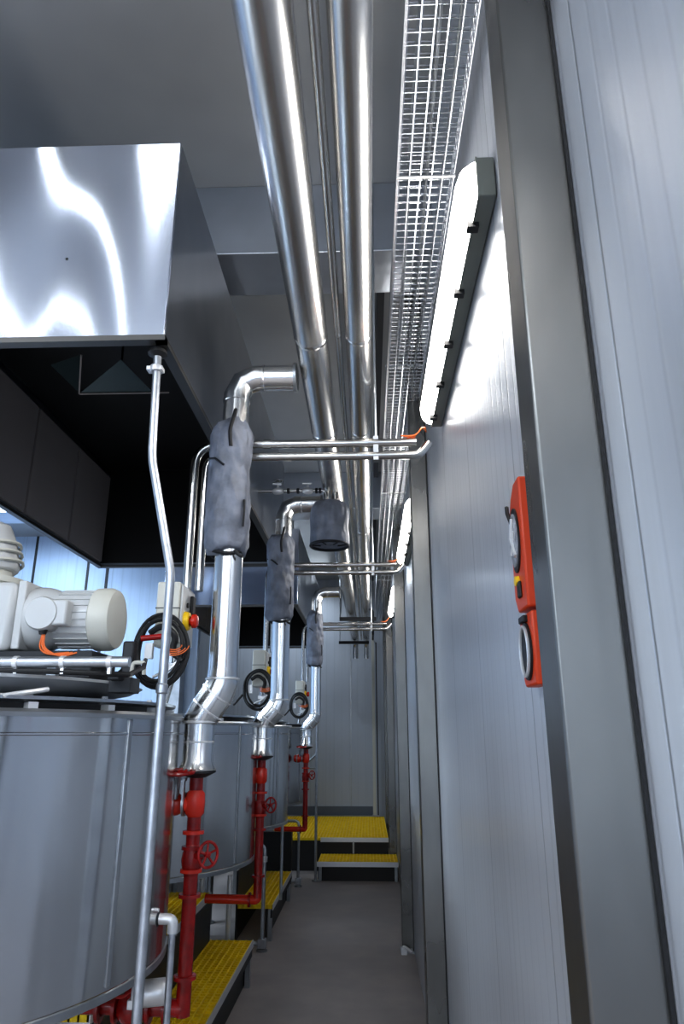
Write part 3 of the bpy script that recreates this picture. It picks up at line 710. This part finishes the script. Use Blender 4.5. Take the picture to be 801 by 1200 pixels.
# ------------------------------------------------------------------ gratings
def grating(parent, x0, x1, y0, y1, z, along='y', pitch=.038, name='grating'):
    g = MB(); h = .028
    n = max(2, round((x1-x0)/pitch))
    for k in range(n+1):
        x = x0+(x1-x0-.008)*k/n; g.box((x, y0, z-h), (x+.008, y1, z))
    n = max(2, round((y1-y0)/pitch))
    for k in range(n+1):
        y = y0+(y1-y0-.007)*k/n; g.box((x0, y, z-h), (x1, y+.007, z-.003))
    return g.build(name, M['yellow'], parent)
def sidestep(y0, y1, label):
    t = thing('grating_platform', label, 'platform', (-.9, (y0+y1)/2, 0), 'yellow grating platforms beside the tanks')
    xe, xm, xb = -.745, -1.03, -1.295
    grating(t, xm+.01, xe-.005, y0, y1, .25)
    grating(t, xb, xm-.005, y0, y1, .52, name='upper_grating')
    MB().box((xe-.005, y0, .212), (xe, y1, .253)).build('edge_strip', M['alu'], t)
    MB().box((xm-.005, y0, .482), (xm, y1, .523)).build('edge_strip', M['alu'], t)
    MB().box((xe-.02, y0, .16), (xe-.006, y1, .212)).build('stringer', M['darkmetal'], t)
    MB().box((xm-.004, y0+.01, .0), (xm+.006, y1-.01, .48)).build('riser_shade', M['darkmetal'], t)  # dark sheet as the shade in the open riser
    for yy in (y0+.02, y1-.05):
        MB().box((xe-.04, yy, 0), (xe-.01, yy+.03, .212)).build('leg', M['dull'], t)
        MB().box((xb, yy, 0), (xb+.03, yy+.03, .49)).build('leg', M['dull'], t)
    MB().box((xe-.06, y0+.03, 0), (xe-.05, y1-.03, .21)).build('kick_shade', M['dark'], t)  # black sheet painted in for the dark gap below the grating
    MB().box((xb+.02, y1-.012, 0), (xe-.012, y1-.002, .21)).build('end_shade', M['dark'], t)  # same stand-in for shade at the far end
sidestep(2.95, 5.0, 'nearest yellow grating platform beside the first red pipe at lower left')
sidestep(5.95, 7.32, 'farther yellow grating platform beside the second red pipe')
# end steps
t = thing('grating_stairs', 'two yellow grating steps with pale edges at the corridor end', 'stairs', (-.15, 9.5, 0))
grating(t, -.56, .30, 8.2, 8.76, .187, name='lower_tread')
grating(t, -1.2, .212, 8.79, 11.0, .348, name='upper_tread')
MB().box((-.57, 8.18, .145), (.304, 8.198, .192)).build('lower_edge', M['alu'], t)
MB().box((-.57, 8.775, .305), (.216, 8.788, .352)).build('upper_edge', M['alu'], t)
MB().box((-.56, 8.25, 0), (.30, 8.26, .158)).build('lower_shade', M['dark'], t)  # black sheet standing in for shade under the open lower tread
MB().box((-1.2, 8.80, 0), (.21, 8.81, .318)).build('upper_shade', M['dark'], t)  # likewise, shade under the upper tread as a black sheet
for x in (-.55, .26):
    MB().box((x, 8.205, 0), (x+.03, 8.235, .158)).build('leg', M['dull'], t)
MB().box((-.2, 8.77, .187), (-.18, 8.80, .31)).build('mid_post', M['dull'], t)
t = thing('stair_rail', 'slim steel handrail at the left side of the end steps', 'handrail', (-.60, 8.21, 0))
MB().tube(fillet([(-.585, 8.225, 0), (-.585, 8.225, 1.60), (-.66, 8.225, 1.60), (-.80, 8.26, 1.50)], .05), .014, 14).build('post', M['galv'], t)
MB().tube([(-.585, 8.225, 1.13), (-.80, 8.26, 1.13)], .009, 10).build('middle_bar', M['dull'], t)
MB().tube([(-.585, 8.225, 1.28), (-.70, 8.26, 1.18)], .012, 10).build('brace', M['dull'], t)
MB().cyl((-.585, 8.225, 0), (-.585, 8.225, .012), .04, 16).build('foot_plate', M['dull'], t)
# dark sheet added so the space under the tanks stays in shade
tag(MB().box((-2.35, 1.2, 0), (-2.25, 8.6, .86)).build('shade_screen', M['darkmetal']), 'added dark low screen deepening the shade behind the tank legs', 'screen')
tag(MB().box((-1.2, 8.05, 0), (-.83, 8.15, .5)).build('low_block', M['dark']), 'dark low block left of the end steps', 'block')
# steel post of the hall, far left
tag(MB().box((-2.43, 8.15, 0), (-2.17, 8.35, CZ-.001)).build('hall_post', M['dull']), 'grey steel post standing behind the tanks before the blue far wall', 'post')
# small dark gooseneck and fitting at the end of the corridor
t = thing('vent_pipe', 'small dark gooseneck pipe on the far wall right of the overhead pipes', 'pipe', (.06, 10.4, 2.6))
MB().tube(fillet([(-.02, 10.3, 3.26), (.08, 10.3, 3.26), (.08, 10.3, 2.9), (.08, YF, 2.9)], .05), .016, 12).build('pipe_run', M['darkmetal'], t)
MB().lathe((.08, 10.3, 2.95), [(.016, 0), (.03, .005), (.03, .06), (.016, .065)], 14).build('coupling', M['alu'], t)

# ------------------------------------------------------------------ orange cases on the wall
t = thing('orange_wall_case', 'larger orange case with an oval clear pane on the wall, upper of the two', 'case', (WX-.015, 1.27, 1.71))
x0 = WX-.030
g = MB(); g.prism([(x0, 1.215, 1.712), (x0, 1.295, 1.712), (x0, 1.315, 1.74), (x0, 1.315, 1.90), (x0, 1.29, 1.935), (x0, 1.26, 1.955), (x0, 1.215, 1.955)], (.028, 0, 0)); g.build('case_body', M['orange'], t, bevel=.004)
def ell(x, cy, cz, ry, rz, n=32): return [(x, cy+ry*math.cos(2*math.pi*k/n), cz+rz*math.sin(2*math.pi*k/n)) for k in range(n)]
MB().prism(ell(x0-.003, 1.268, 1.845, .036, .062), (.0065, 0, 0)).build('window_rim', M['dark'], t)
MB().prism(ell(x0-.0055, 1.268, 1.845, .028, .052), (.0031, 0, 0)).build('oval_window', M['glassgrey'], t)
g = MB(); g.tube([(x0-.006, 1.25, 1.81), (x0-.007, 1.28, 1.85), (x0-.006, 1.262, 1.885)], .004, 8); g.tube([(x0-.006, 1.285, 1.82), (x0-.006, 1.258, 1.86)], .003, 8); g.build('contents', M['alu'], t)
MB().lathe((x0, 1.272, 1.768), [(0, -.007), (.009, -.007), (.010, 0)], 16, (1, 0, 0)).build('yellow_knob', M['yellowknob'], t)
MB().box((x0-.005, 1.25, 1.735), (x0+.001, 1.272, 1.765)).build('black_latch', M['dark'], t, bevel=.003)
MB().tube([(x0-.005, 1.275, 1.88), (x0-.008, 1.29, 1.905), (x0-.006, 1.30, 1.92)], .004, 8).build('hook', M['dark'], t)
t = thing('orange_wall_case', 'smaller orange case with a round black dial, right below the other orange case', 'case', (WX-.015, 1.26, 1.57))
x0 = WX-.028
MB().prism([(x0, 1.205, 1.578), (x0, 1.292, 1.578), (x0, 1.30, 1.59), (x0, 1.30, 1.704), (x0, 1.205, 1.704)], (.026, 0, 0)).build('case_body', M['orange'], t, bevel=.004)
MB().prism(ell(x0-.004, 1.252, 1.638, .038, .050), (.0045, 0, 0)).build('dial_plate', M['dark'], t)
g = MB(); g.tube([(x0-.006, p[1], p[2]) for p in ell(0, 1.252, 1.638, .031, .043, 28)], .0032, 6, closed=True); g.build('dial_ring', M['alu'], t)
MB().prism(ell(x0-.006, 1.252, 1.638, .018, .028), (.004, 0, 0)).build('dial_centre', M['darkmetal'], t)
MB().box((x0-.008, 1.235, 1.688), (x0+.002, 1.275, 1.700)).build('latch', M['dark'], t, bevel=.002)
MB().box((WX-.012, 1.198, 1.574), (WX-.001, 1.206, 1.66)).build('back_hook', M['dark'], t)
MB().box((WX-.010, 1.208, 1.70), (WX-.001, 1.214, 1.88)).build('wall_strip', M['dark'])
bpy.data.objects['wall_strip'].parent = None
tag(bpy.data.objects['wall_strip'], 'thin black strip between the orange cases and the near column', 'strip')

# ------------------------------------------------------------------ lights
def area(name, loc, rot, sx, sy, power, col=(1, 1, 1)):
    l = bpy.data.lights.new(name, 'AREA'); l.shape = 'RECTANGLE'; l.size = sx; l.size_y = sy; l.energy = power; l.color = col
    o = bpy.data.objects.new(name, l); COL.objects.link(o); o.location = loc; o.rotation_euler = rot; return o
area('hall_light', (-4.2, 5.6, 3.8), (0, 0, 0), .5, 3.5, 240, (.66, .82, 1))
area('hall_light', (-4.2, 3.0, 3.8), (0, 0, 0), .5, 3.5, 110, (.8, .9, 1))
clab2 = ('ceiling luminaire over the aisle before the hood, nearest the pipes', 'ceiling luminaire before the hood, middle of three', 'ceiling luminaire before the hood, farthest from the pipes')
for i, x in enumerate((-.80, -1.30, -1.95)):
    t = thing('ceiling_luminaire', clab2[i], 'lamp', (x, .1, CZ-.08), 'ceiling luminaires before the hood')
    MB().box((x-.045, -1.2, CZ-.05), (x+.045, 1.45, CZ-.001)).build('housing', M['lamphouse'], t, bevel=.004)
    MB().box((x-.035, -1.19, CZ-.08), (x+.035, 1.44, CZ-.051)).build('diffuser', M['lumglow'], t, bevel=.01)
area('hall_light', (-2.8, -1.8, 3.8), (0, 0, 0), .4, 2.4, 110, (.85, .92, 1))
area('hall_light', (-1.3, 10.6, 3.8), (R(-15), 0, 0), 1.4, .3, 26, (.8, .9, 1))  # extra lamp added to lift the end wall
area('corridor_fill', (-.55, -2.2, 3.8), (0, 0, 0), .3, 1.6, 60, (.95, .97, 1))  # unseen fill lamp added to brighten the right wall
w = bpy.data.worlds.new('World'); sc.world = w; w.use_nodes = True
w.node_tree.nodes['Background'].inputs[0].default_value = (.5, .6, .75, 1); w.node_tree.nodes['Background'].inputs[1].default_value = .2

# ------------------------------------------------------------------ camera
cd = bpy.data.cameras.new('camera'); cd.sensor_width = 36; cd.lens = 813/1200*36; cd.clip_start = .02
co = bpy.data.objects.new('camera', cd); COL.objects.link(co); sc.camera = co
co.location = (0, 0, 1.5); co.rotation_euler = (R(90+17.7), 0, R(2.1))
sc.cycles.use_denoising = True
sc.view_settings.view_transform = 'Standard'
sc.view_settings.look = 'None'
sc.view_settings.exposure = 0.55
sc.view_settings.gamma = 0.84
